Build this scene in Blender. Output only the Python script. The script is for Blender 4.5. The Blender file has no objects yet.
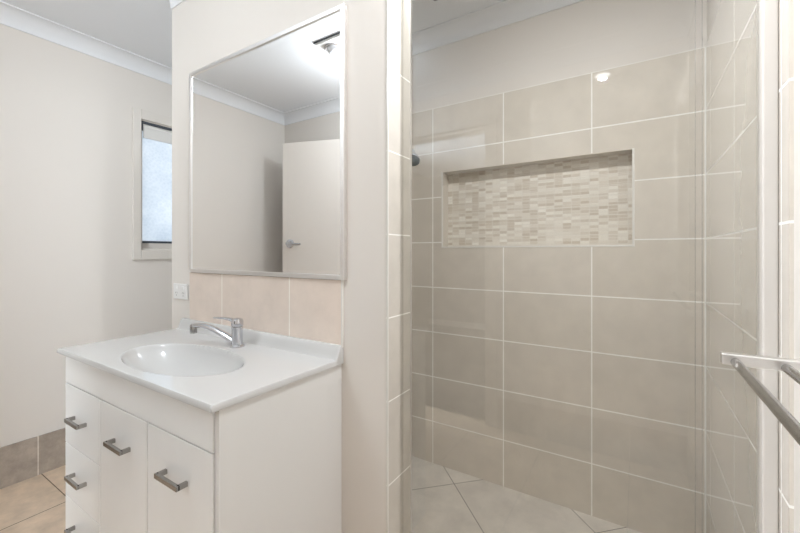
import bpy, bmesh, math, random
from mathutils import Vector, Matrix
random.seed(4)
S = bpy.context.scene
C = S.collection
PI = math.pi

# ---------------------------------------------------------------- camera, world, light, exposure
F_PX = 377.0
YAW = math.atan2(237.0, F_PX)
cam_d = bpy.data.cameras.new('camera')
cam = bpy.data.objects.new('camera', cam_d); C.objects.link(cam)
cam.location = (0, 0, 1.18)
cam.rotation_euler = (PI/2, 0, YAW)
cam_d.sensor_width = 36.0
cam_d.lens = F_PX/800*36
cam_d.shift_y = -14.5/800
cam_d.clip_start = 0.01
S.camera = cam
S.view_settings.view_transform = 'Standard'
S.view_settings.look = 'None'
S.view_settings.gamma = 1
S.view_settings.use_curve_mapping = False
S.view_settings.exposure = 0.74

W = bpy.data.worlds.new('daylight'); S.world = W
W.use_nodes = True
bg = W.node_tree.nodes['Background']
bg.inputs['Color'].default_value = (0.88, 0.94, 1.0, 1)
bg.inputs['Strength'].default_value = 0.85

def area(name, loc, size, power, col, rot=(0, 0, 0), shape='DISK', size_y=None, spread=PI):
    d = bpy.data.lights.new(name, 'AREA'); d.shape = shape; d.size = size
    if size_y: d.size_y = size_y
    d.energy = power; d.color = col; d.spread = spread
    o = bpy.data.objects.new(name, d); C.objects.link(o)
    o.location = loc; o.rotation_euler = rot
    return o
def point(name, loc, radius, power, col):
    d = bpy.data.lights.new(name, 'POINT'); d.shadow_soft_size = radius; d.energy = power; d.color = col
    o = bpy.data.objects.new(name, d); C.objects.link(o); o.location = loc
    return o
WARM = (0.94, 0.965, 1.0)
COOL = (0.85, 0.93, 1.0)
LAMP = (-0.20, 0.845)
area('ceiling_lamp_glow', (LAMP[0], LAMP[1], 2.365), 0.05, 9.2, WARM)
point('heat_unit_fill_light', (-1.38, 0.0, 2.20), 0.05, 9.5, COOL)  # fill added below the heater panel to brighten ceiling and rear of room
point('alcove_fill_light', (-1.70, 1.45, 2.15), 0.06, 1.7, COOL)  # unseen fill, added behind the partition to lift the ceiling
area('hall_fill_light', (-2.87, -1.50, 1.35), 1.0, 108, COOL, rot=(PI/2, 0, -PI/2+.3), shape='RECTANGLE', size_y=1.5)  # added fill, shines through the doorway onto the right wall
area('hall_fill_light', (0.37, -2.15, 1.30), 1.0, 75, COOL, rot=(PI/2, 0, PI/2-.6), shape='RECTANGLE', size_y=1.5)  # second added fill, through the doorway onto the left wall

# ---------------------------------------------------------------- dimensions (metres, camera at x=0 y=0)
D = 0.93            # face of the mirror partition
DB = 1.065          # its shower side
XN = -0.627         # its free end
XP = -1.851         # its left end
BK = 1.884          # tiled back wall
XL = -2.69          # left wall
XR = 0.2265         # right wall
YR = -0.49          # rear wall
XS = -1.374         # shower left wall
H = 2.40
TT = 1.983          # top of tiling
TW, TH = 0.398, 0.25

# ---------------------------------------------------------------- materials
MATS = {}
def mat(name, col, rough=0.5, metal=0.0, spec=0.5, noise=0.0, nscale=40.0, bump=0.0, bscale=200.0, coat=0.0):
    m = bpy.data.materials.new(name); m.use_nodes = True
    nt = m.node_tree; b = nt.nodes['Principled BSDF']
    b.inputs['Base Color'].default_value = (*col, 1)
    b.inputs['Roughness'].default_value = rough
    b.inputs['Metallic'].default_value = metal
    b.inputs['Specular IOR Level'].default_value = spec
    b.inputs['Coat Weight'].default_value = coat
    g = nt.nodes.new('ShaderNodeNewGeometry')
    n = nt.nodes.new('ShaderNodeTexNoise'); n.inputs['Scale'].default_value = nscale
    n.inputs['Detail'].default_value = 5
    nt.links.new(g.outputs['Position'], n.inputs['Vector'])
    r = nt.nodes.new('ShaderNodeMix'); r.data_type = 'RGBA'
    r.inputs['A'].default_value = (*[c*(1-noise) for c in col], 1)
    r.inputs['B'].default_value = (*[min(1, c*(1+noise)) for c in col], 1)
    nt.links.new(n.outputs['Fac'], r.inputs['Factor'])
    nt.links.new(r.outputs['Result'], b.inputs['Base Color'])
    if bump:
        n2 = nt.nodes.new('ShaderNodeTexNoise'); n2.inputs['Scale'].default_value = bscale
        nt.links.new(g.outputs['Position'], n2.inputs['Vector'])
        bp = nt.nodes.new('ShaderNodeBump'); bp.inputs['Strength'].default_value = bump
        bp.inputs['Distance'].default_value = 0.002
        nt.links.new(n2.outputs['Fac'], bp.inputs['Height'])
        nt.links.new(bp.outputs['Normal'], b.inputs['Normal'])
    MATS[name] = m
    return m

def srgb(r, g, b):
    f = lambda v: (v/12.92 if v <= .04045 else ((v+.055)/1.055)**2.4)
    return tuple(f(v/255) for v in (r, g, b))

def tile_mat(name, u, v, w, h, u0, v0, c1, c2, grout, mortar, rough, noise=0.06, nscale=9.0, spec=0.5, bump=0.35, coat=0.0):
    """Rectangular tiling laid in world space; u and v are unit axes."""
    m = bpy.data.materials.new(name); m.use_nodes = True
    nt = m.node_tree; N = nt.nodes; L = nt.links; b = N['Principled BSDF']
    g = N.new('ShaderNodeNewGeometry')
    def dot(ax):
        d = N.new('ShaderNodeVectorMath'); d.operation = 'DOT_PRODUCT'
        L.new(g.outputs['Position'], d.inputs[0]); d.inputs[1].default_value = ax
        return d.outputs['Value']
    def sub(s, k):
        a = N.new('ShaderNodeMath'); a.operation = 'SUBTRACT'; L.new(s, a.inputs[0]); a.inputs[1].default_value = k
        return a.outputs[0]
    cx = N.new('ShaderNodeCombineXYZ')
    L.new(sub(dot(u), u0), cx.inputs[0]); L.new(sub(dot(v), v0), cx.inputs[1])
    br = N.new('ShaderNodeTexBrick'); br.offset = 0.0; br.offset_frequency = 2; br.squash = 1.0
    L.new(cx.outputs[0], br.inputs['Vector'])
    br.inputs['Color1'].default_value = (*c1, 1); br.inputs['Color2'].default_value = (*c2, 1)
    br.inputs['Mortar'].default_value = (*grout, 1)
    br.inputs['Scale'].default_value = 1.0; br.inputs['Mortar Size'].default_value = mortar
    br.inputs['Mortar Smooth'].default_value = 0.2
    br.inputs['Bias'].default_value = 0.0
    br.inputs['Brick Width'].default_value = w; br.inputs['Row Height'].default_value = h
    n = N.new('ShaderNodeTexNoise'); n.inputs['Scale'].default_value = nscale; n.inputs['Detail'].default_value = 8
    n.inputs['Roughness'].default_value = 0.65
    L.new(g.outputs['Position'], n.inputs['Vector'])
    mr = N.new('ShaderNodeMapRange'); mr.inputs['From Min'].default_value = 0.3; mr.inputs['From Max'].default_value = 0.7
    mr.inputs['To Min'].default_value = 1-noise; mr.inputs['To Max'].default_value = 1+noise
    L.new(n.outputs['Fac'], mr.inputs['Value'])
    mx = N.new('ShaderNodeMix'); mx.data_type = 'RGBA'; mx.blend_type = 'MULTIPLY'; mx.inputs['Factor'].default_value = 1
    L.new(br.outputs['Color'], mx.inputs['A']); L.new(mr.outputs['Result'], mx.inputs['B'])
    L.new(mx.outputs['Result'], b.inputs['Base Color'])
    rr = N.new('ShaderNodeMapRange'); rr.inputs['To Min'].default_value = rough; rr.inputs['To Max'].default_value = 0.8
    L.new(br.outputs['Fac'], rr.inputs['Value']); L.new(rr.outputs['Result'], b.inputs['Roughness'])
    b.inputs['Specular IOR Level'].default_value = spec
    b.inputs['Coat Weight'].default_value = coat; b.inputs['Coat Roughness'].default_value = 0.008; b.inputs['Coat IOR'].default_value = 1.7 if coat > .9 else 1.6
    inv = N.new('ShaderNodeMath'); inv.operation = 'SUBTRACT'; inv.inputs[0].default_value = 1
    L.new(br.outputs['Fac'], inv.inputs[1])
    bp = N.new('ShaderNodeBump'); bp.inputs['Strength'].default_value = bump; bp.inputs['Distance'].default_value = 0.001
    L.new(inv.outputs[0], bp.inputs['Height']); L.new(bp.outputs['Normal'], b.inputs['Normal'])
    MATS[name] = m
    return m

PAINT = srgb(226, 220, 213)
paint = mat('wall_paint', PAINT, 0.55, spec=0.3, noise=0.012, nscale=3, bump=0.06, bscale=350)
ceil_m = mat('ceiling_paint', srgb(236, 238, 241), 0.75, spec=0.2, noise=0.01, nscale=3)
cornice_m = mat('cornice_plaster', srgb(232, 233, 235), 0.6, spec=0.3, noise=0.008)
trim_m = mat('trim_paint', srgb(222, 216, 208), 0.35, noise=0.01)
door_m = mat('door_paint', srgb(226, 219, 211), 0.35, noise=0.01)
white_gloss = mat('white_gloss_board', srgb(236, 236, 235), 0.16, noise=0.006, nscale=5)
carcass_m = mat('white_board_side', srgb(226, 225, 223), 0.28, noise=0.008, nscale=4)
carcass_grey_m = mat('carcass_edge', srgb(170, 164, 156), 0.5)  # greyer board tone for carcass and face frame
bench_m = mat('polymarble', srgb(199, 198, 196), 0.09, noise=0.006, nscale=6, coat=0.3)
chrome = mat('chrome', (0.62, 0.62, 0.64), 0.07, 1.0, noise=0.01)
steel = mat('brushed_steel', (0.36, 0.35, 0.34), 0.22, 1.0, noise=0.08, nscale=90)
steel_light = mat('satin_aluminium', (0.82, 0.81, 0.80), 0.30, 1.0, noise=0.03)
frame_m = mat('mirror_frame_silver', (0.86, 0.85, 0.84), 0.32, 1.0, noise=0.02)
mirror_m = mat('mirror_silvering', (0.955, 0.955, 0.95), 0.008, 1.0, noise=0.0)
white_pl = mat('white_plastic', srgb(232, 231, 229), 0.3, noise=0.006)
jamb_m = mat('white_powdercoat', srgb(214, 208, 202), 0.3, noise=0.006)
dark_m = mat('dark_rubber', (0.030, 0.042, 0.034), 0.5, noise=0.1)
slot_m = mat('socket_slot_grey', srgb(150, 148, 145), 0.5)
dark_gap = mat('dark_slot', (0.03, 0.03, 0.032), 0.6)
hall_paint = mat('hall_paint', srgb(122, 114, 106), 0.6, spec=0.2, noise=0.02, nscale=3)
carpet_m = mat('hall_carpet', srgb(84, 78, 72), 0.95, spec=0.1, noise=0.25, nscale=220, bump=0.4, bscale=400)
rail_dark = mat('blind_dark_strip', srgb(70, 76, 84), 0.45, noise=0.02)
blind_m = mat('blind_fabric', srgb(226, 224, 220), 0.7, noise=0.02, nscale=120)
seal_m = mat('clear_seal', srgb(200, 196, 188), 0.25, noise=0.02)
trim_white = mat('tile_edge_trim', srgb(232, 229, 223), 0.25, noise=0.006)

TC1 = srgb(220, 212, 201); TC2 = srgb(217, 209, 197); GR = srgb(250, 248, 243)
X_AX, Y_AX, Z_AX = (1, 0, 0), (0, 1, 0), (0, 0, 1)
tile_back = tile_mat('beige_wall_tile', X_AX, Z_AX, TW, TH, 0.2265-TW*8, TT-TH*12, TC1, TC2, GR, 0.0030, 0.008, spec=0.55, coat=0.35)
tile_side = tile_mat('beige_wall_tile_side', Y_AX, Z_AX, 0.40, TH, 1.768-0.40*8, TT-TH*12, TC1, TC2, GR, 0.0030, 0.008, spec=0.7, coat=1.0)
tile_end = tile_mat('beige_tile_return', Y_AX, Z_AX, 0.40, TH, 0.80-4, TT-TH*12, srgb(218, 212, 204), srgb(216, 210, 201), GR, 0.0023, 0.06, spec=0.55)
splash_m = tile_mat('splashback_tile', X_AX, Z_AX, 0.402, 0.40, -1.447-0.402*4, 0.72, srgb(232, 217, 204), srgb(229, 214, 201), srgb(244, 238, 228), 0.0026, 0.12)
skirt_m = tile_mat('grey_skirting_tile', Y_AX, Z_AX, 0.45, 0.60, 0.669-0.45*6, -0.1, srgb(172, 160, 148), srgb(166, 154, 142), srgb(222, 212, 200), 0.0026, 0.35, noise=0.22, nscale=18)
skirt_x = tile_mat('grey_skirting_tile_rear', X_AX, Z_AX, 0.45, 0.60, -2.285-0.9, -0.1, srgb(172, 160, 148), srgb(166, 154, 142), srgb(222, 212, 200), 0.0026, 0.35, noise=0.22, nscale=18)
floor_m = tile_mat('travertine_floor_tile', X_AX, Y_AX, 0.45, 0.45, -2.285-0.9, 0.683-1.8, srgb(222, 199, 174), srgb(215, 192, 168), srgb(104, 84, 66), 0.0022, 0.35, noise=0.20, nscale=8)
R2 = 1/math.sqrt(2)
shower_floor_m = tile_mat('stone_shower_floor', (R2, R2, 0), (-R2, R2, 0), 0.457, 0.45, 0.695-0.457*6, 1.81-0.45*8, srgb(230, 224, 216), srgb(225, 219, 211), srgb(128, 120, 112), 0.0018, 0.33, noise=0.13, nscale=7)

def mosaic():
    m = bpy.data.materials.new('stone_mosaic'); m.use_nodes = True
    nt = m.node_tree; N = nt.nodes; L = nt.links; b = N['Principled BSDF']
    g = N.new('ShaderNodeNewGeometry'); sp = N.new('ShaderNodeSeparateXYZ'); L.new(g.outputs['Position'], sp.inputs[0])
    add = N.new('ShaderNodeMath'); add.operation = 'ADD'; L.new(sp.outputs['X'], add.inputs[0]); L.new(sp.outputs['Y'], add.inputs[1])
    cx = N.new('ShaderNodeCombineXYZ'); L.new(add.outputs[0], cx.inputs[0]); L.new(sp.outputs['Z'], cx.inputs[1])
    def brick(w, h, off, mort, c1, c2, shift=0.0):
        mp = N.new('ShaderNodeMapping'); mp.inputs['Location'].default_value = (shift, shift*.37, 0)
        L.new(cx.outputs[0], mp.inputs['Vector'])
        br = N.new('ShaderNodeTexBrick'); br.offset = off; br.offset_frequency = 2
        L.new(mp.outputs[0], br.inputs['Vector'])
        br.inputs['Scale'].default_value = 1; br.inputs['Brick Width'].default_value = w; br.inputs['Row Height'].default_value = h
        br.inputs['Mortar Size'].default_value = mort; br.inputs['Mortar Smooth'].default_value = 0.1
        br.inputs['Color1'].default_value = (*c1, 1); br.inputs['Color2'].default_value = (*c2, 1)
        br.inputs['Mortar'].default_value = (1, 1, 1, 1)
        return br
    fine = brick(0.0385, 0.0145, 0.0, 0.0010, srgb(212, 200, 184), srgb(248, 244, 236))
    bund = brick(0.077, 0.0450, 0.0, 0.0016, (0.94, 0.93, 0.915), (1.0, 0.995, 0.985), 0.0)
    half = brick(0.0770, 0.0290, 0.5, 0.0010, (0.93, 0.925, 0.91), (1.0, 1.0, 1.0), 0.0)
    m1 = N.new('ShaderNodeMix'); m1.data_type = 'RGBA'; m1.blend_type = 'MULTIPLY'; m1.inputs['Factor'].default_value = 1
    L.new(fine.outputs['Color'], m1.inputs['A']); L.new(bund.outputs['Color'], m1.inputs['B'])
    m2 = N.new('ShaderNodeMix'); m2.data_type = 'RGBA'; m2.blend_type = 'MULTIPLY'; m2.inputs['Factor'].default_value = 1
    L.new(m1.outputs['Result'], m2.inputs['A']); L.new(half.outputs['Color'], m2.inputs['B'])
    mg = N.new('ShaderNodeMath'); mg.operation = 'MAXIMUM'
    L.new(fine.outputs['Fac'], mg.inputs[0]); L.new(bund.outputs['Fac'], mg.inputs[1])
    mg2 = N.new('ShaderNodeMath'); mg2.operation = 'MAXIMUM'
    L.new(mg.outputs[0], mg2.inputs[0]); L.new(half.outputs['Fac'], mg2.inputs[1])
    m3 = N.new('ShaderNodeMix'); m3.data_type = 'RGBA'
    L.new(mg2.outputs[0], m3.inputs['Factor']); L.new(m2.outputs['Result'], m3.inputs['A'])
    m3.inputs['B'].default_value = (*srgb(228, 222, 212), 1)
    L.new(m3.outputs['Result'], b.inputs['Base Color'])
    b.inputs['Roughness'].default_value = 0.3
    inv = N.new('ShaderNodeMath'); inv.operation = 'SUBTRACT'; inv.inputs[0].default_value = 1; L.new(mg2.outputs[0], inv.inputs[1])
    bp = N.new('ShaderNodeBump'); bp.inputs['Strength'].default_value = 0.4; bp.inputs['Distance'].default_value = 0.001
    L.new(inv.outputs[0], bp.inputs['Height']); L.new(bp.outputs['Normal'], b.inputs['Normal'])
    return m
mosaic_m = mosaic()

def glass_mat(name, tint, rough):
    """Thin clear glass: transparent with a Schlick reflection that is the same from both sides."""
    m = bpy.data.materials.new(name); m.use_nodes = True
    nt = m.node_tree; N = nt.nodes; L = nt.links
    for n in list(N):
        if n.type != 'OUTPUT_MATERIAL': N.remove(n)
    out = [n for n in N if n.type == 'OUTPUT_MATERIAL'][0]
    g = N.new('ShaderNodeNewGeometry')
    d = N.new('ShaderNodeVectorMath'); d.operation = 'DOT_PRODUCT'
    L.new(g.outputs['Incoming'], d.inputs[0]); L.new(g.outputs['Normal'], d.inputs[1])
    def mth(op, a, k, first=False):
        x = N.new('ShaderNodeMath'); x.operation = op
        if first: x.inputs[0].default_value = k; L.new(a, x.inputs[1])
        else:
            L.new(a, x.inputs[0])
            if k is not None: x.inputs[1].default_value = k
        return x.outputs[0]
    c = mth('ABSOLUTE', d.outputs['Value'], None)
    o = mth('SUBTRACT', c, 1.0, True)
    p = mth('POWER', o, 5.0)
    q = mth('MULTIPLY', p, 0.93)
    fr = mth('ADD', q, 0.055)
    t = N.new('ShaderNodeBsdfTransparent'); t.inputs['Color'].default_value = (*tint, 1)
    gl = N.new('ShaderNodeBsdfGlossy'); gl.inputs['Roughness'].default_value = rough
    mx = N.new('ShaderNodeMixShader')
    L.new(fr, mx.inputs['Fac']); L.new(t.outputs[0], mx.inputs[1]); L.new(gl.outputs[0], mx.inputs[2])
    L.new(mx.outputs[0], out.inputs['Surface'])
    return m
glass_m = glass_mat('clear_shower_glass', (0.985, 0.988, 0.98), 0.0)

def frosted():
    m = bpy.data.materials.new('obscure_window_glass'); m.use_nodes = True
    nt = m.node_tree; N = nt.nodes; L = nt.links
    for n in list(N):
        if n.type != 'OUTPUT_MATERIAL': N.remove(n)
    out = [n for n in N if n.type == 'OUTPUT_MATERIAL'][0]
    g = N.new('ShaderNodeNewGeometry')
    v = N.new('ShaderNodeTexVoronoi'); v.inputs['Scale'].default_value = 60; L.new(g.outputs['Position'], v.inputs['Vector'])
    n = N.new('ShaderNodeTexNoise'); n.inputs['Scale'].default_value = 5; L.new(g.outputs['Position'], n.inputs['Vector'])
    bp = N.new('ShaderNodeBump'); bp.inputs['Strength'].default_value = 0.6; bp.inputs['Distance'].default_value = 0.003
    L.new(v.outputs['Distance'], bp.inputs['Height'])
    r = N.new('ShaderNodeMix'); r.data_type = 'RGBA'; r.inputs['A'].default_value = (0.62, 0.68, 0.74, 1); r.inputs['B'].default_value = (0.92, 0.94, 0.96, 1)
    ml = N.new('ShaderNodeMath'); ml.operation = 'ADD'; L.new(n.outputs['Fac'], ml.inputs[0])
    m2 = N.new('ShaderNodeMath'); m2.operation = 'MULTIPLY'; L.new(v.outputs['Distance'], m2.inputs[0]); m2.inputs[1].default_value = 0.35
    L.new(m2.outputs[0], ml.inputs[1]); L.new(ml.outputs[0], r.inputs['Factor'])
    t = N.new('ShaderNodeBsdfTranslucent'); L.new(r.outputs['Result'], t.inputs['Color']); L.new(bp.outputs['Normal'], t.inputs['Normal'])
    gl = N.new('ShaderNodeBsdfGlossy'); gl.inputs['Roughness'].default_value = 0.15; L.new(bp.outputs['Normal'], gl.inputs['Normal'])
    mx = N.new('ShaderNodeMixShader'); mx.inputs['Fac'].default_value = 0.06
    L.new(t.outputs[0], mx.inputs[1]); L.new(gl.outputs[0], mx.inputs[2]); L.new(mx.outputs[0], out.inputs['Surface'])
    return m
frost_m = frosted()

def lamp_mat(name, col, k):
    m = bpy.data.materials.new(name); m.use_nodes = True
    b = m.node_tree.nodes['Principled BSDF']
    b.inputs['Base Color'].default_value = (0.9, 0.9, 0.9, 1)
    b.inputs['Emission Color'].default_value = (*col, 1); b.inputs['Emission Strength'].default_value = k
    return m
lamp_m = lamp_mat('lit_diffuser', WARM, 6.0)

# ---------------------------------------------------------------- mesh helpers
def NB(): return bmesh.new()
def bx(bm, x0, x1, y0, y1, z0, z1, bev=0.0, seg=2):
    t = bmesh.new()
    bmesh.ops.create_cube(t, size=1, matrix=Matrix.Translation(((x0+x1)/2, (y0+y1)/2, (z0+z1)/2)) @ Matrix.Diagonal((abs(x1-x0), abs(y1-y0), abs(z1-z0), 1)))
    if bev: bmesh.ops.bevel(t, geom=t.edges[:], offset=bev, segments=seg, affect='EDGES', profile=0.5)
    merge(bm, t)
    return bm
def merge(bm, t):
    me = bpy.data.meshes.new('tmp'); t.to_mesh(me); t.free(); bm.from_mesh(me); bpy.data.meshes.remove(me)
def sweep(bm, pts, radii, seg=16, flat=1.0, up=(0, 0, 1)):
    """Tube through pts with a radius each; flat squashes it along the side axis."""
    pts = [Vector(p) for p in pts]; rings = []
    for i, p in enumerate(pts):
        d = (pts[min(i+1, len(pts)-1)] - pts[max(i-1, 0)]).normalized()
        u = Vector(up); u = (u - d*u.dot(d))
        if u.length < 1e-4: u = Vector((1, 0, 0)) - d*d.x
        u.normalize(); s = d.cross(u)
        r = radii[i] if hasattr(radii, '__len__') else radii
        rings.append([bm.verts.new(p + (u*math.sin(a)*flat + s*math.cos(a))*r) for a in [2*PI*k/seg for k in range(seg)]])
    for a, b in zip(rings, rings[1:]):
        for k in range(seg):
            bm.faces.new((a[k], a[(k+1) % seg], b[(k+1) % seg], b[k]))
    bm.faces.new(rings[0][::-1]); bm.faces.new(rings[-1])
    return bm
def lathe(bm, prof, seg=32, M=Matrix()):
    """Revolve (r, z) pairs about Z, then transform."""
    rings = []
    for r, z in prof:
        if r < 1e-6: rings.append([bm.verts.new(M @ Vector((0, 0, z)))])
        else: rings.append([bm.verts.new(M @ Vector((r*math.cos(2*PI*k/seg), r*math.sin(2*PI*k/seg), z))) for k in range(seg)])
    for a, b in zip(rings, rings[1:]):
        for k in range(seg):
            k2 = (k+1) % seg
            if len(a) == 1 and len(b) == 1: continue
            if len(a) == 1: bm.faces.new((a[0], b[k2], b[k]))
            elif len(b) == 1: bm.faces.new((a[k], a[k2], b[0]))
            else: bm.faces.new((a[k], a[k2], b[k2], b[k]))
    if len(rings[0]) > 1: bm.faces.new(rings[0][::-1])
    if len(rings[-1]) > 1: bm.faces.new(rings[-1])
    return bm
def prism(bm, prof, p0, p1, A, B):
    """Extrude a 2-D profile (a, b) from p0 to p1, a along A, b along B."""
    A = Vector(A); B = Vector(B)
    r0 = [bm.verts.new(Vector(p0)+A*a+B*b) for a, b in prof]
    r1 = [bm.verts.new(Vector(p1)+A*a+B*b) for a, b in prof]
    n = len(prof)
    for k in range(n): bm.faces.new((r0[k], r0[(k+1) % n], r1[(k+1) % n], r1[k]))
    bm.faces.new(r0[::-1]); bm.faces.new(r1)
    return bm
def part(name, bm, m, parent=None, smooth=False, label=None):
    bmesh.ops.recalc_face_normals(bm, faces=bm.faces[:])
    if parent is not None:
        base = Vector(parent['_o']) if '_o' in parent.keys() else Vector((0, 0, 0))
        bmesh.ops.translate(bm, verts=bm.verts[:], vec=-base)
    me = bpy.data.meshes.new(name); bm.to_mesh(me); bm.free()
    me.materials.append(m)
    if smooth:
        for p in me.polygons: p.use_smooth = True
        me.set_sharp_from_angle(angle=math.radians(38))
    o = bpy.data.objects.new(name, me); C.objects.link(o)
    if parent is not None:
        o.parent = parent
        o['_o'] = parent['_o'] if '_o' in parent.keys() else (0.0, 0.0, 0.0)
    if label: o['label'] = label
    return o
def thing(name, label, cat, loc, group=None):
    o = bpy.data.objects.new(name, None); C.objects.link(o); o.empty_display_size = 0.05
    o.location = loc; o['_o'] = tuple(float(v) for v in loc)
    o['label'] = label; o['category'] = cat
    if group: o['group'] = group
    return o
def struct(name, bm, m, parent=None, smooth=False):
    o = part(name, bm, m, parent, smooth)
    if parent is None: o['kind'] = 'structure'
    return o

# ---------------------------------------------------------------- setting: floors, ceiling, walls
b = NB(); bx(b, XL-.1, XR+.1, YR-.1, BK+.2, -.10, 0.0)
bmesh.ops.delete(b, geom=b.verts[:], context='VERTS')
bx(b, XL-.1, XS-.1, YR-.05, BK+.2, -.1, 0); bx(b, XS-.1, XR+.1, YR-.05, DB-.06, -.1, 0)
struct('floor', b, floor_m)
b = NB(); bx(b, XS-.1, XR+.1, DB-.06, BK+.2, -.1, 0.0); struct('floor_shower', b, shower_floor_m)
b = NB(); bx(b, -3.0, .5, -3.6, YR-.05, -.1, 0.0); struct('floor_hall', b, carpet_m)
b = NB(); bx(b, -3.0, XR+.4, -3.6, BK+.2, H, H+.1); struct('ceiling', b, ceil_m)

# left wall with the window opening
WY0, WY1, WZ0, WZ1 = 1.157, 1.757, 1.193, 2.030
b = NB()
bx(b, XL-.12, XL, YR-.1, WY0, 0, H); bx(b, XL-.12, XL, WY1, BK+.2, 0, H)
bx(b, XL-.12, XL, WY0, WY1, 0, WZ0); bx(b, XL-.12, XL, WY0, WY1, WZ1, H)
wl = struct('wall_left', b, paint)
# back wall: paint, tiling and the mosaic niche
NX0, NX1, NZ0, NZ1, ND = -.912, -.014, 1.207, 1.622, .075
b = NB(); y0, y1 = BK+.008, BK+.16
bx(b, XL, NX0, y0, y1, 0, H); bx(b, NX1, XR+.1, y0, y1, 0, H)
bx(b, NX0, NX1, y0, y1, 0, NZ0); bx(b, NX0, NX1, y0, y1, NZ1, H); bx(b, NX0, NX1, BK+ND+.006, y1, NZ0, NZ1)
wb = struct('wall_back', b, paint)
b = NB(); y0, y1 = BK, BK+.008
bx(b, XS, NX0, y0, y1, 0, TT); bx(b, NX1, XR, y0, y1, 0, TT)
bx(b, NX0, NX1, y0, y1, 0, NZ0); bx(b, NX0, NX1, y0, y1, NZ1, TT)
part('tiling', b, tile_back, wb)
b = NB(); bx(b, NX0, NX1, BK+ND, BK+ND+.006, NZ0, NZ1); part('niche_mosaic', b, mosaic_m, wb)
b = NB(); r0, r1 = BK+.0005, BK+ND
bx(b, NX0-.0005, NX0+.004, r0, r1, NZ0, NZ1); bx(b, NX1-.004, NX1+.0005, r0, r1, NZ0, NZ1)
bx(b, NX0, NX1, r0, r1, NZ1-.004, NZ1+.0005); bx(b, NX0, NX1, r0, r1, NZ0-.0005, NZ0+.004)
part('niche_reveal', b, mat('niche_reveal_tile', TC1, 0.12, noise=0.03, nscale=9), wb)
b = NB(); e = .006
bx(b, NX0-e*.3, NX0+e*.7, BK-.0015, BK+.01, NZ0-e*.5, NZ1, .0007); bx(b, NX1-e*.5, NX1+e*.9, BK-.0015, BK+.01, NZ0-e*.5, NZ1, .0007)
bx(b, NX0-e*.3, NX1+e*.9, BK-.0017, BK+.01, NZ0-e*.7, NZ0+e*.5, .0007)
part('niche_edge_trim', b, trim_white, wb)
# right wall
b = NB(); bx(b, XR+.006, XR+.14, YR-.1, BK+.2, 0, H); wr = struct('wall_right', b, paint)
b = NB(); bx(b, XR, XR+.006, .925, BK, 0, TT); part('tiling', b, tile_side, wr)
# partition that carries the mirror, its tiled end and tiled shower side
b = NB(); bx(b, XP, XN-.007, D, DB-.008, 0, H); wp = struct('wall_partition', b, paint)
b = NB(); bx(b, XN-.007, XN, D+.001, DB, 0, H-.001); part('end_tiling', b, tile_end, wp)
b = NB(); bx(b, XS, XN-.007, DB-.008, DB, 0, TT); part('shower_tiling', b, tile_back, wp)
b = NB(); bx(b, XS, XN-.007, DB-.008, DB-.001, TT, H); part('upper_paint', b, paint, wp)
b = NB(); bx(b, XN-.0045, XN+.0012, D-.0015, D+.0035, 0, H, .0008); part('edge_trim', b, trim_white, wp)
b = NB(); bx(b, XN-.003, XN+.0025, DB-.006, DB+.0025, 0, H, .0008); part('corner_trim', b, steel_light, wp)
b = NB(); bx(b, -1.689, -.803, D-.006, D, .874, 1.089); part('splashback', b, splash_m, wp)
b = NB(); bx(b, -.8035, -.7975, D-.0075, D, .874, 1.09, .001); part('splashback_trim', b, trim_white, wp)
# shower left wall
b = NB(); bx(b, XS-.09, XS-.006, DB-.008, BK+.008, 0, H); ws = struct('wall_shower', b, paint)
b = NB(); bx(b, XS-.006, XS, DB, BK, 0, TT); part('tiling', b, tile_side, ws)
# rear wall with the doorway
DX0, DX1, DZ = -1.655, -.862, 2.045
b = NB(); bx(b, XL, DX0, YR-.1, YR, 0, H); bx(b, DX1, XR+.006, YR-.1, YR, 0, H); bx(b, DX0, DX1, YR-.1, YR, DZ, H)
struct('wall_rear', b, paint)
# hall behind
b = NB(); bx(b, -3.0, .5, -3.6, -3.5, 0, H); struct('wall_hall', b, hall_paint)
b = NB(); bx(b, -3.0, -2.9, -3.5, YR-.1, 0, H); bx(b, -2.9, XL-.0, YR-.1, YR-.05, 0, H); struct('wall_hall_left', b, hall_paint)
b = NB(); bx(b, .4, .5, -3.5, YR-.1, 0, H); bx(b, XR, .5, YR-.1, YR-.05, 0, H); struct('wall_hall_right', b, hall_paint)
b = NB(); bx(b, -2.9, .4, -3.5, -3.485, 0, .09, .003); struct('baseboard_hall', b, trim_m)

# two added windows, unseen, framing the fill lights placed in the hall
glow_pane_m = lamp_mat('added_glow_pane', COOL, 0.9)  # emission stands in for daylight in the added panes
for n_, (xw, sx, yc) in (('added_window_2', (-2.9, 1, -1.50)), ('added_window_3', (.4, -1, -2.15))):
    w_ = bpy.data.objects.new(n_, None); C.objects.link(w_); w_['kind'] = 'structure'; w_['_o'] = (0.0, 0.0, 0.0)
    b = NB(); xa, xb = sorted((xw, xw+sx*.02)); z0_, z1_ = .58, 2.10
    bx(b, xa, xb, yc-.56, yc-.50, z0_-.06, z1_+.06, .003); bx(b, xa, xb, yc+.50, yc+.56, z0_-.06, z1_+.06, .003)
    bx(b, xa, xb, yc-.50, yc+.50, z1_, z1_+.06, .003); bx(b, xa, xb, yc-.50, yc+.50, z0_-.06, z0_, .003)
    part('architrave', b, trim_m, w_)
    b = NB(); xa, xb = sorted((xw, xw+sx*.006)); bx(b, xa, xb, yc-.50, yc+.50, z0_, z1_); part('pane', b, glow_pane_m, w_)

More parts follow.
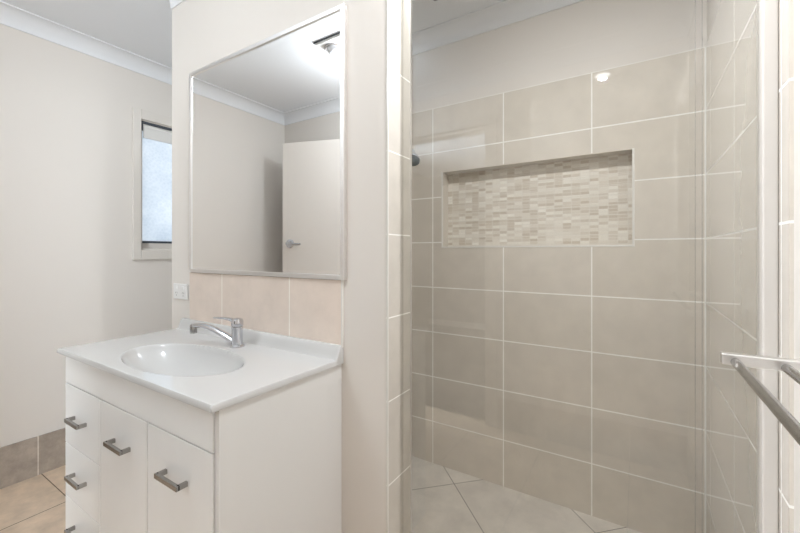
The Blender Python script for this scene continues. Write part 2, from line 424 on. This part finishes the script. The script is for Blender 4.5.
# cornices (cove profile)
def cove(n=10, w=.075, h=.080):
    p = [(0, -h), (.006, -h), (.006, -h+.006)]
    for k in range(n+1):
        t = k/n*PI/2
        p.append((.006+(w-.012)*(1-math.cos(t)), -h+.006+(h-.012)*math.sin(t)))
    p += [(w-.006, -.006), (w, -.006), (w, 0), (0, 0)]
    q = []
    for a in p:
        if not q or (Vector(a)-Vector(q[-1])).length > 1e-6: q.append(a)
    return q
CV = cove()
runs = [((XL, YR, H), (XL, BK+.008, H), (1, 0, 0)), ((XL, YR, H), (XR+.006, YR, H), (0, 1, 0)),
        ((XR+.006, YR, H), (XR+.006, BK+.008, H), (-1, 0, 0)), ((XP, D, H), (XN, D, H), (0, -1, 0)),
        ((XS, BK+.008, H), (XR+.006, BK+.008, H), (0, -1, 0)), ((XL, BK+.008, H), (XS-.09, BK+.008, H), (0, -1, 0)),
        ((XP, D, H), (XP, DB, H), (-1, 0, 0)), ((XS-.006, DB, H), (XS-.006, BK+.008, H), (1, 0, 0)),
        ((XS-.09, DB, H), (XS-.09, BK+.008, H), (-1, 0, 0)), ((XP, DB-.008, H), (XS-.09, DB-.008, H), (0, 1, 0)),
        ((XS, DB-.001, H), (XN, DB-.001, H), (0, 1, 0))]
for i, (p0, p1, A) in enumerate(runs):
    b = NB(); prism(b, CV, p0, p1, A, (0, 0, 1)); struct('trim_%d' % (i+1), b, cornice_m, smooth=True)
# grey tile skirting
b = NB(); bx(b, XL, XL+.010, YR, BK+.008, 0, .205, .001); struct('baseboard_left', b, skirt_m)
b = NB(); bx(b, XL+.01, DX0-.07, YR, YR+.010, 0, .205, .001); bx(b, DX1+.07, XR+.006, YR, YR+.010, 0, .205, .001); struct('baseboard_rear', b, skirt_x)
b = NB(); bx(b, XR-.004, XR+.006, YR+.01, .92, 0, .205, .001); struct('baseboard_right', b, skirt_m)
b = NB(); bx(b, XP, XN, D-.010, D, 0, .09, .001); struct('baseboard_partition', b, skirt_x)
# doorway lining and architraves
b = NB()
bx(b, DX0-.065, DX0, YR, YR+.016, 0, DZ, .004); bx(b, DX1, DX1+.065, YR, YR+.016, 0, DZ, .004); bx(b, DX0-.065, DX1+.065, YR, YR+.016, DZ, DZ+.065, .004)
bx(b, DX0, DX0+.02, YR-.1, YR, 0, DZ-.02); bx(b, DX1-.02, DX1, YR-.1, YR, 0, DZ-.02); bx(b, DX0, DX1, YR-.1, YR, DZ-.02, DZ)
struct('trim_20', b, trim_m)

# bathroom door, swung open in front of the rear wall (seen in the mirror)
d1 = bpy.data.objects.new('door_1', None); C.objects.link(d1); d1['kind'] = 'structure'
d1.location = (-1.638, -.452, 0); d1.rotation_euler = (0, 0, PI - math.atan2(.237, .745))
d1['_o'] = (0.0, 0.0, 0.0)
b = NB(); bx(b, 0, .782, -.0175, .0175, .012, 2.04, .002); part('door_leaf', b, door_m, d1)
hz = 1.245
for sgn, nm in ((-1, 'door_handle'), (1, 'door_handle')):
    M = Matrix.Translation((.655+.06, sgn*.0175, hz)) @ Matrix.Rotation(-sgn*PI/2, 4, 'X')
    b = NB(); lathe(b, [(.034, 0), (.034, .007), (.030, .011), (.014, .012), (.013, .045)], 28, M)
    y = sgn*.060
    sweep(b, [(.723, y, hz), (.700, y, hz), (.665, y, hz-.003), (.630, y*.97, hz-.006), (.605, y*.95, hz-.004)], [.012, .0125, .0115, .010, .008], 14)
    part(nm, b, chrome, d1, True)
b = NB()
for z in (.25, 1.05, 1.85): sweep(b, [(-.004, -.02, z-.05), (-.004, -.02, z+.05)], .006, 12)
part('hinge', b, steel, d1, True)

# window in the left wall
w1 = bpy.data.objects.new('window_1', None); C.objects.link(w1); w1['kind'] = 'structure'; w1['_o'] = (0.0, 0.0, 0.0)
a = .046
b = NB(); x0, x1 = XL, XL+.018
bx(b, x0, x1, WY0-a, WY0, WZ0-.062, WZ1+.062, .003); bx(b, x0, x1, WY1, WY1+a, WZ0-.062, WZ1+.062, .003)
bx(b, x0, x1, WY0, WY1, WZ1, WZ1+.062, .003); bx(b, x0, x1, WY0, WY1, WZ0-.062, WZ0, .003)
part('architrave', b, trim_m, w1)
b = NB()
bx(b, XL-.119, XL, WY0, WY0+.006, WZ0, WZ1); bx(b, XL-.119, XL, WY1-.006, WY1, WZ0, WZ1)
bx(b, XL-.119, XL, WY0, WY1, WZ0, WZ0+.010); bx(b, XL-.119, XL, WY0, WY1, WZ1-.006, WZ1)
part('reveal_lining', b, trim_m, w1)
b = NB(); x0, x1 = XL-.085, XL-.050; s = .028; q = .006
bx(b, x0, x1, WY0+q, WY0+q+s, WZ0+.01, WZ1-q, .002); bx(b, x0, x1, WY1-q-s, WY1-q, WZ0+.01, WZ1-q, .002)
bx(b, x0, x1, WY0+q, WY1-q, WZ0+.01, WZ0+.01+s+.012, .002); bx(b, x0, x1, WY0+q, WY1-q, WZ1-q-s, WZ1-q, .002)
part('sash_frame', b, jamb_m, w1)
b = NB(); bx(b, x1-.001, x1+.003, WY0+q+s, WY1-q-s, WZ0+.046, WZ0+.060); part('lower_gasket', b, rail_dark, w1)
b = NB(); bx(b, XL-.070, XL-.064, WY0+q+s, WY1-q-s, WZ0+.05, WZ1-q-s); part('pane', b, frost_m, w1)

t = thing('roller_blind', 'white roller blind wound up at the top of the frosted window', 'blind', (XL-.03, (WY0+WY1)/2, WZ1-.05))
b = NB(); sweep(b, [(XL-.028, WY0+.02, WZ1-.040), (XL-.028, WY1-.02, WZ1-.040)], .024, 24); part('roll', b, blind_m, t, True)
b = NB(); bx(b, XL-.010, XL-.006, WY0+.022, WY1-.022, WZ1-.098, WZ1-.036); part('fabric', b, blind_m, t)
b = NB(); bx(b, XL-.013, XL-.003, WY0+.022, WY1-.022, WZ1-.112, WZ1-.098, .002); part('bottom_rail', b, blind_m, t)
b = NB(); bx(b, XL-.05, XL-.002, WY0+.012, WY1-.012, WZ1-.020, WZ1-.006, .002); part('head_rail', b, rail_dark, t)
for yy in (WY0+.014, WY1-.014):
    b = NB(); bx(b, XL-.052, XL-.004, yy-.005, yy+.005, WZ1-.066, WZ1-.008, .002); part('bracket', b, rail_dark, t)

# ---------------------------------------------------------------- vanity cabinet
VX0, VX1, VF, VB = -1.722, -.823, .502, D
t = thing('vanity_cabinet', 'white gloss bathroom vanity cabinet with drawers and two doors under the basin top', 'vanity', ((VX0+VX1)/2, .70, 0))
BT = .838           # bench top height
zt = BT-.0165
VS = -.806          # outer face of the side panel
b = NB()
bx(b, VX1+.0005, VS, VF+.006, VB-.001, .0, zt, .0006); part('side_panel', b, carcass_m, t)
b = NB(); bx(b, VX0, VX0+.016, VF+.0195, VB-.001, .12, zt, .0006); part('side_panel', b, carcass_m, t)
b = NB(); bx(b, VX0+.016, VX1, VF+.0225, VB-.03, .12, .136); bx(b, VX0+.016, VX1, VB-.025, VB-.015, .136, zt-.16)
part('carcass', b, carcass_grey_m, t)
b = NB(); bx(b, VX0+.016, VX1, VF+.021, VF+.036, .136, zt-.11); bx(b, VX0+.016, VX1, VF+.0185, VF+.0215, zt-.11, zt-.002); part('face_frame', b, carcass_grey_m, t)
b = NB(); bx(b, VX0+.01, VX1-.01, VF+.06, VF+.076, 0, .12); bx(b, VX0+.01, VX0+.026, VF+.076, VB-.02, 0, .12); bx(b, VX1-.026, VX1-.01, VF+.076, VB-.02, 0, .12)
part('kickboard', b, white_gloss, t)
FZ = .717
b = NB(); bx(b, VX0, VX1, VF, VF+.018, FZ+.0015, zt-.001, .0015); part('fascia', b, white_gloss, t)
c1, c2 = -1.431, -1.1285
def dhandle(parent, cx, z, half=.053, proj=.024):
    b = NB(); w = .0045; hh = .0060
    y = VF-proj
    bx(b, cx-half, cx+half, y-.0045, y+.0045, z-hh, z+hh, .0008)
    bx(b, cx-half, cx-half+2*w, y, VF, z-hh, z+hh, .0008)
    bx(b, cx+half-2*w, cx+half, y, VF, z-hh, z+hh, .0008)
    return part('handle', b, steel, parent)
g = .0015
drz = [FZ-g, .505, .318, .125]
for k in range(3):
    b = NB(); bx(b, VX0, c1-g, VF, VF+.018, drz[k+1]+g, drz[k]-g*0.3, .0015)
    dr = part('drawer', b, white_gloss, t)
    dhandle(dr, -1.585, (.611, .416, .235)[k])
for cx0, cx1, hx in ((c1+g, c2-g, -1.276), (c2+g, VX1, -.977)):
    b = NB(); bx(b, cx0, cx1, VF, VF+.018, .125, FZ-g, .0015)
    dr = part('door', b, white_gloss, t)
    dhandle(dr, hx, .616)

# ---------------------------------------------------------------- vanity top with moulded basin
BX0, BX1, BF, BB = -1.745, -.799, .485, D-.0005
t = thing('vanity_basin', 'glossy white moulded vanity top with an oval basin and rear upstand', 'basin', ((BX0+BX1)/2, .70, BT-.016))
bcx, bcy, brx, bry = -1.250, .657, .268, .134
def top_z(x, y):
    z = BT
    r = math.hypot((x-bcx)/brx, (y-bcy)/bry)
    dep = 0.0
    if r < 1.0:
        u = 1-r
        dep = .105*(1-r**2.6)**.85
        e = .045
        if u < e: dep *= (u/e)**.35
    z -= dep
    k = (y-(BB-.036))/.026                       # cove up to the upstand
    if k > 0: z += .043*(3*min(k, 1)**2-2*min(k, 1)**3)
    return z
nx, ny = 236, 116
b = NB(); grid = []
er = .006
for j in range(ny+1):
    row = []
    y = BF + (BB-BF)*j/ny
    for i in range(nx+1):
        x = BX0 + (BX1-BX0)*i/nx
        z = top_z(x, y)
        dd = min(y-BF, x-BX0, BX1-x)
        if dd < er: z -= er-math.sqrt(max(0, er*er-(er-dd)**2))
        row.append(b.verts.new((x, y, z)))
    grid.append(row)
for j in range(ny):
    for i in range(nx):
        b.faces.new((grid[j][i], grid[j][i+1], grid[j+1][i+1], grid[j+1][i]))
rim = [grid[0][i] for i in range(nx+1)] + [grid[j][nx] for j in range(1, ny+1)] + [grid[ny][i] for i in range(nx-1, -1, -1)] + [grid[j][0] for j in range(ny-1, 0, -1)]
low = [b.verts.new((v.co.x, v.co.y, BT-.016)) for v in rim]
inn = []
for v in low:
    x = min(max(v.co.x, BX0+.012), BX1-.012); y = min(max(v.co.y, BF+.012), BB)
    inn.append(b.verts.new((x, y, BT-.0163)))
n = len(rim)
for k in range(n):
    k2 = (k+1) % n
    b.faces.new((rim[k], low[k], low[k2], rim[k2]))
    try: b.faces.new((low[k], inn[k], inn[k2], low[k2]))
    except ValueError: pass
bt = part('bench_and_bowl', b, bench_m, t, True)
dz = BT-.105
b = NB(); lathe(b, [(.0, .004), (.012, .0045), (.020, .004), (.0215, .002), (.0215, -.004)], 28, Matrix.Translation((bcx, bcy, dz))); part('waste', b, chrome, t, True)

# ---------------------------------------------------------------- basin mixer tap
tx, ty = -1.225, .842
t = thing('basin_mixer', 'chrome single lever mixer tap standing behind the basin', 'tap', (tx, ty, BT))
b = NB(); lathe(b, [(.029, 0), (.029, .004), (.026, .007), (.0225, .010)], 32, Matrix.Translation((tx, ty, BT)) @ Matrix.Scale(.88, 4)); part('base_ring', b, chrome, t, True)
b = NB(); lathe(b, [(.0225, .008), (.0215, .03), (.0215, .072), (.0225, .080), (.0225, .082)], 32, Matrix.Translation((tx, ty, BT)) @ Matrix.Scale(.88, 4)); part('body', b, chrome, t, True)
sd = Vector((-1.0, -.30, 0)).normalized()
P = lambda l, z: (tx+sd.x*l, ty+sd.y*l, BT+z*.88)
b = NB(); sweep(b, [P(.012, .020), P(.03, .030), P(.06, .046), P(.09, .060), P(.12, .071), P(.150, .077), P(.180, .077), P(.196, .074)],
               [.0165, .0155, .0140, .0125, .0115, .0110, .0108, .0100], 20, .85); part('spout', b, chrome, t, True)
b = NB(); lathe(b, [(.0115, -.020), (.0125, -.018), (.0125, .008), (.009, .013)], 24, Matrix.Translation(P(.194, .065))); part('aerator', b, steel, t, True)
b = NB(); lathe(b, [(.0215, .084), (.0235, .087), (.0235, .104), (.020, .113), (.011, .117), (0, .118)], 32, Matrix.Translation((tx, ty, BT)) @ Matrix.Scale(.88, 4)); 
sweep(b, [P(.005, .103), P(.03, .111), P(.055, .114), P(.085, .114), P(.10, .113)], [.014, .013, .0105, .009, .007], 16, .40); part('lever', b, chrome, t, True)

# ---------------------------------------------------------------- mirror
MX0, MX1, MZ0, MZ1 = -1.677, -.784, 1.091, 1.968
t = thing('wall_mirror', 'large square silver framed mirror on the wall above the vanity', 'mirror', ((MX0+MX1)/2, D, MZ0))
b = NB(); bx(b, MX0+.010, MX1-.010, D-.012, D-.0005, MZ0+.010, MZ1-.010); part('mirror_glass', b, mirror_m, t)
fw = .016; fy = D-.017
b = NB()
def rail(x0, x1, z0, z1): bx(b, x0, x1, fy, D, z0, z1, .002)
rail(MX0, MX0+fw, MZ0, MZ1); rail(MX1-fw, MX1, MZ0, MZ1); rail(MX0+fw, MX1-fw, MZ0, MZ0+fw); rail(MX0+fw, MX1-fw, MZ1-fw, MZ1)
part('frame', b, frame_m, t)

# ---------------------------------------------------------------- double power point
px, pz = -1.765, 1.000
t = thing('power_point', 'white double power point on the wall left of the mirror', 'power point', (px, D, pz))
b = NB(); bx(b, px-.0575, px+.0575, D-.009, D, pz-.035, pz+.035, .003, 3); part('plate', b, white_pl, t)
for s_ in (-1, 1):
    b = NB(); bx(b, px+s_*.028-.008, px+s_*.028+.008, D-.013, D-.008, pz+.010, pz+.024, .0015); part('switch', b, white_pl, t)
    b = NB()
    for dx, dzz, rot in ((-.006, -.006, .5), (.006, -.006, -.5), (0, -.018, 0)):
        tb = NB(); bx(tb, -.0010, .0010, -.0006, .0006, -.0038, .0038)
        bmesh.ops.transform(tb, matrix=Matrix.Translation((px+s_*.028+dx, D-.0092, pz+dzz)) @ Matrix.Rotation(rot, 4, 'Y'), verts=tb.verts[:]); merge(b, tb)
    part('socket_slots', b, slot_m, t)

# ---------------------------------------------------------------- shower screen
GY = 1.0035
t = thing('shower_screen', 'frameless clear glass shower screen closing the opening beside the tiled wall end', 'shower screen', (-.2, GY, 0))
GZ = 2.02
b = NB(); bx(b, XN+.004, .1035, GY-.003, GY+.003, .012, GZ, .0008); part('glass_door', b, glass_m, t)
b = NB(); bx(b, .1155, .204, GY-.003, GY+.003, .012, GZ, .0008); part('side_glass', b, glass_m, t)
b = NB(); bx(b, .1040, .1150, GY-.0025, GY+.0025, .012, GZ, .0006); bx(b, .1034, .1042, GY-.005, GY+.005, .012, GZ); bx(b, .1148, .1156, GY-.005, GY+.005, .012, GZ)
part('seal_strip', b, glass_mat('soft_clear_seal', (.993, .993, .99), .02), t)
b = NB(); bx(b, .2035, XR, GY-.022, GY+.022, 0, 2.05, .003); part('wall_jamb', b, jamb_m, t)
b = NB(); bx(b, XN, XN+.006, GY-.006, GY+.006, .0, GZ, .001); part('closing_seal', b, glass_mat('strike_seal', (.985, .985, .98), .05), t)
b = NB(); bx(b, XN+.001, XR-.03, GY-.012, GY+.012, 0, .010, .002); part('sill_bar', b, jamb_m, t)

# ---------------------------------------------------------------- shower head on its arm
hc = Vector((-.882, 1.50, 1.604))
t = thing('wall_shower', 'dark faced shower head on a chrome arm just behind the tiled wall end', 'shower head', (hc.x, DB, 1.74))
b = NB(); lathe(b, [(.028, 0), (.028, .004), (.018, .010), (.012, .012)], 28, Matrix.Translation((hc.x, DB, 1.74)) @ Matrix.Rotation(-PI/2, 4, 'X')); part('wall_flange', b, chrome, t, True)
b = NB(); sweep(b, [(hc.x, DB+.002, 1.74), (hc.x, 1.20, 1.755), (hc.x, 1.33, 1.745), (hc.x, 1.42, 1.705), (hc.x, 1.465, 1.655)], .0095, 16); part('arm', b, chrome, t, True)
ax = Vector((.10, -.42, -.90)).normalized()
M = Matrix.Translation(hc) @ ax.to_track_quat('Z', 'Y').to_matrix().to_4x4()
b = NB(); lathe(b, [(.010, -.055), (.014, -.045), (.030, -.018), (.040, -.010), (.042, -.002), (.042, .001)], 36, M); part('head_shell', b, chrome, t, True)
b = NB(); lathe(b, [(.0395, .0005), (.039, .004), (.020, .006), (0, .0065)], 36, M); part('spray_face', b, dark_m, t, True)

# ---------------------------------------------------------------- double towel rail on the right wall
t = thing('towel_rail', 'double bar brushed steel towel rail on the right wall near the camera', 'towel rail', (XR, .45, 1.017))
rz = 1.018; ry0, ry1 = .15, .752
for yy in (ry1, ry0):
    b = NB(); bx(b, .109, XR+.005, yy-.008, yy+.008, rz-.0085, rz+.0085, .002, 3)
    br = part('bracket', b, steel_light, t)
    b = NB(); bx(b, XR-.001, XR+.0055, yy-.020, yy+.020, rz-.020, rz+.020, .002); part('wall_plate', b, steel_light, br)
for xx in (.125, .180):
    b = NB(); sweep(b, [(xx, ry0+.002, rz-.003), (xx, ry1-.016, rz-.003), (xx, ry1-.008, rz-.003), (xx, ry1-.004, rz-.003)], [.0062, .0062, .0062, .0045], 20)
    part('bar', b, steel, t, True)

# ---------------------------------------------------------------- ceiling fittings
bulb_m = mat('bulb_glass', (.72, .73, .75), .08, noise=.01)
ux, uy = -1.415, .065
t = thing('heat_lamp_unit', 'square white bathroom heater and fan panel with round bulbs on the ceiling', 'heater', (ux, uy, H))
b = NB(); hs = .175
bx(b, ux-hs, ux+hs, uy-hs, uy+hs, H-.018, H, .006, 3); part('panel', b, white_pl, t)
b = NB(); o_ = .006
for s_ in (-1, 1):
    bx(b, ux-hs-o_, ux+hs+o_, uy+s_*(hs+.004)-.003, uy+s_*(hs+.004)+.003, H-.006, H); bx(b, ux+s_*(hs+.004)-.003, ux+s_*(hs+.004)+.003, uy-hs, uy+hs, H-.006, H)
part('edge_seal', b, rail_dark, t)
for sx in (-1, 1):
    for sy in (-1, 1):
        M = Matrix.Translation((ux+sx*.098, uy+sy*.098, H-.016))
        b = NB(); lathe(b, [(.056, 0), (.056, -.006), (.051, -.009), (.046, -.004), (.046, 0)], 32, M)
        rg = part('lamp_ring', b, chrome, t, True)
        b = NB(); lathe(b, [(.040, -.002), (.041, -.014), (.037, -.028), (.024, -.038), (0, -.041)], 32, M)
        part('heat_bulb', b, bulb_m, rg, True)
b = NB(); lathe(b, [(.034, -.015), (.034, -.026), (.026, -.030), (0, -.031)], 32, Matrix.Translation((ux, uy, H))); part('added_centre_light', b, lamp_m, t, True)  # lit centre added to go with the fill below the panel

def round_light(name, label, x, y, r=.085):
    t = thing(name, label, 'light', (x, y, H))
    M = Matrix.Translation((x, y, H)) @ Matrix.Scale(r/.085, 4)
    b = NB(); lathe(b, [(.085, 0), (.085, -.012), (.080, -.018), (.068, -.020), (.066, -.012), (.066, 0)], 40, M); part('trim_ring', b, white_pl, t, True)
    b = NB(); lathe(b, [(.066, -.010), (.060, -.016), (.035, -.022), (0, -.024)], 40, M); part('diffuser', b, lamp_m, t, True)
round_light('ceiling_light', 'added round ceiling light hidden in the alcove by the frosted window', -1.70, 1.45)  # unseen fitting, added as the source of the alcove fill
round_light('ceiling_light', 'small round ceiling light in front of the glass shower screen', LAMP[0], LAMP[1], .06)

vx, vy = -.80, 1.48
t = thing('exhaust_vent', 'round white exhaust vent with a dark clip in the shower ceiling', 'vent', (vx, vy, H))
M = Matrix.Translation((vx, vy, H))
b = NB(); lathe(b, [(.13, 0), (.13, -.006), (.12, -.010), (.10, -.010), (.098, -.004), (.098, 0)], 40, M); part('trim_ring', b, white_pl, t, True)
b = NB()
for k in range(4): lathe(b, [(.092-k*.022, -.003), (.090-k*.022, -.008), (.080-k*.022, -.008), (.078-k*.022, -.003)], 40, M)
part('grille', b, white_pl, t)
b = NB(); bx(b, vx-.028, vx-.006, vy+.131, vy+.150, H-.010, H, .002); part('clip', b, dark_gap, t)

for o in S.objects:
    if '_o' in o.keys(): del o['_o']
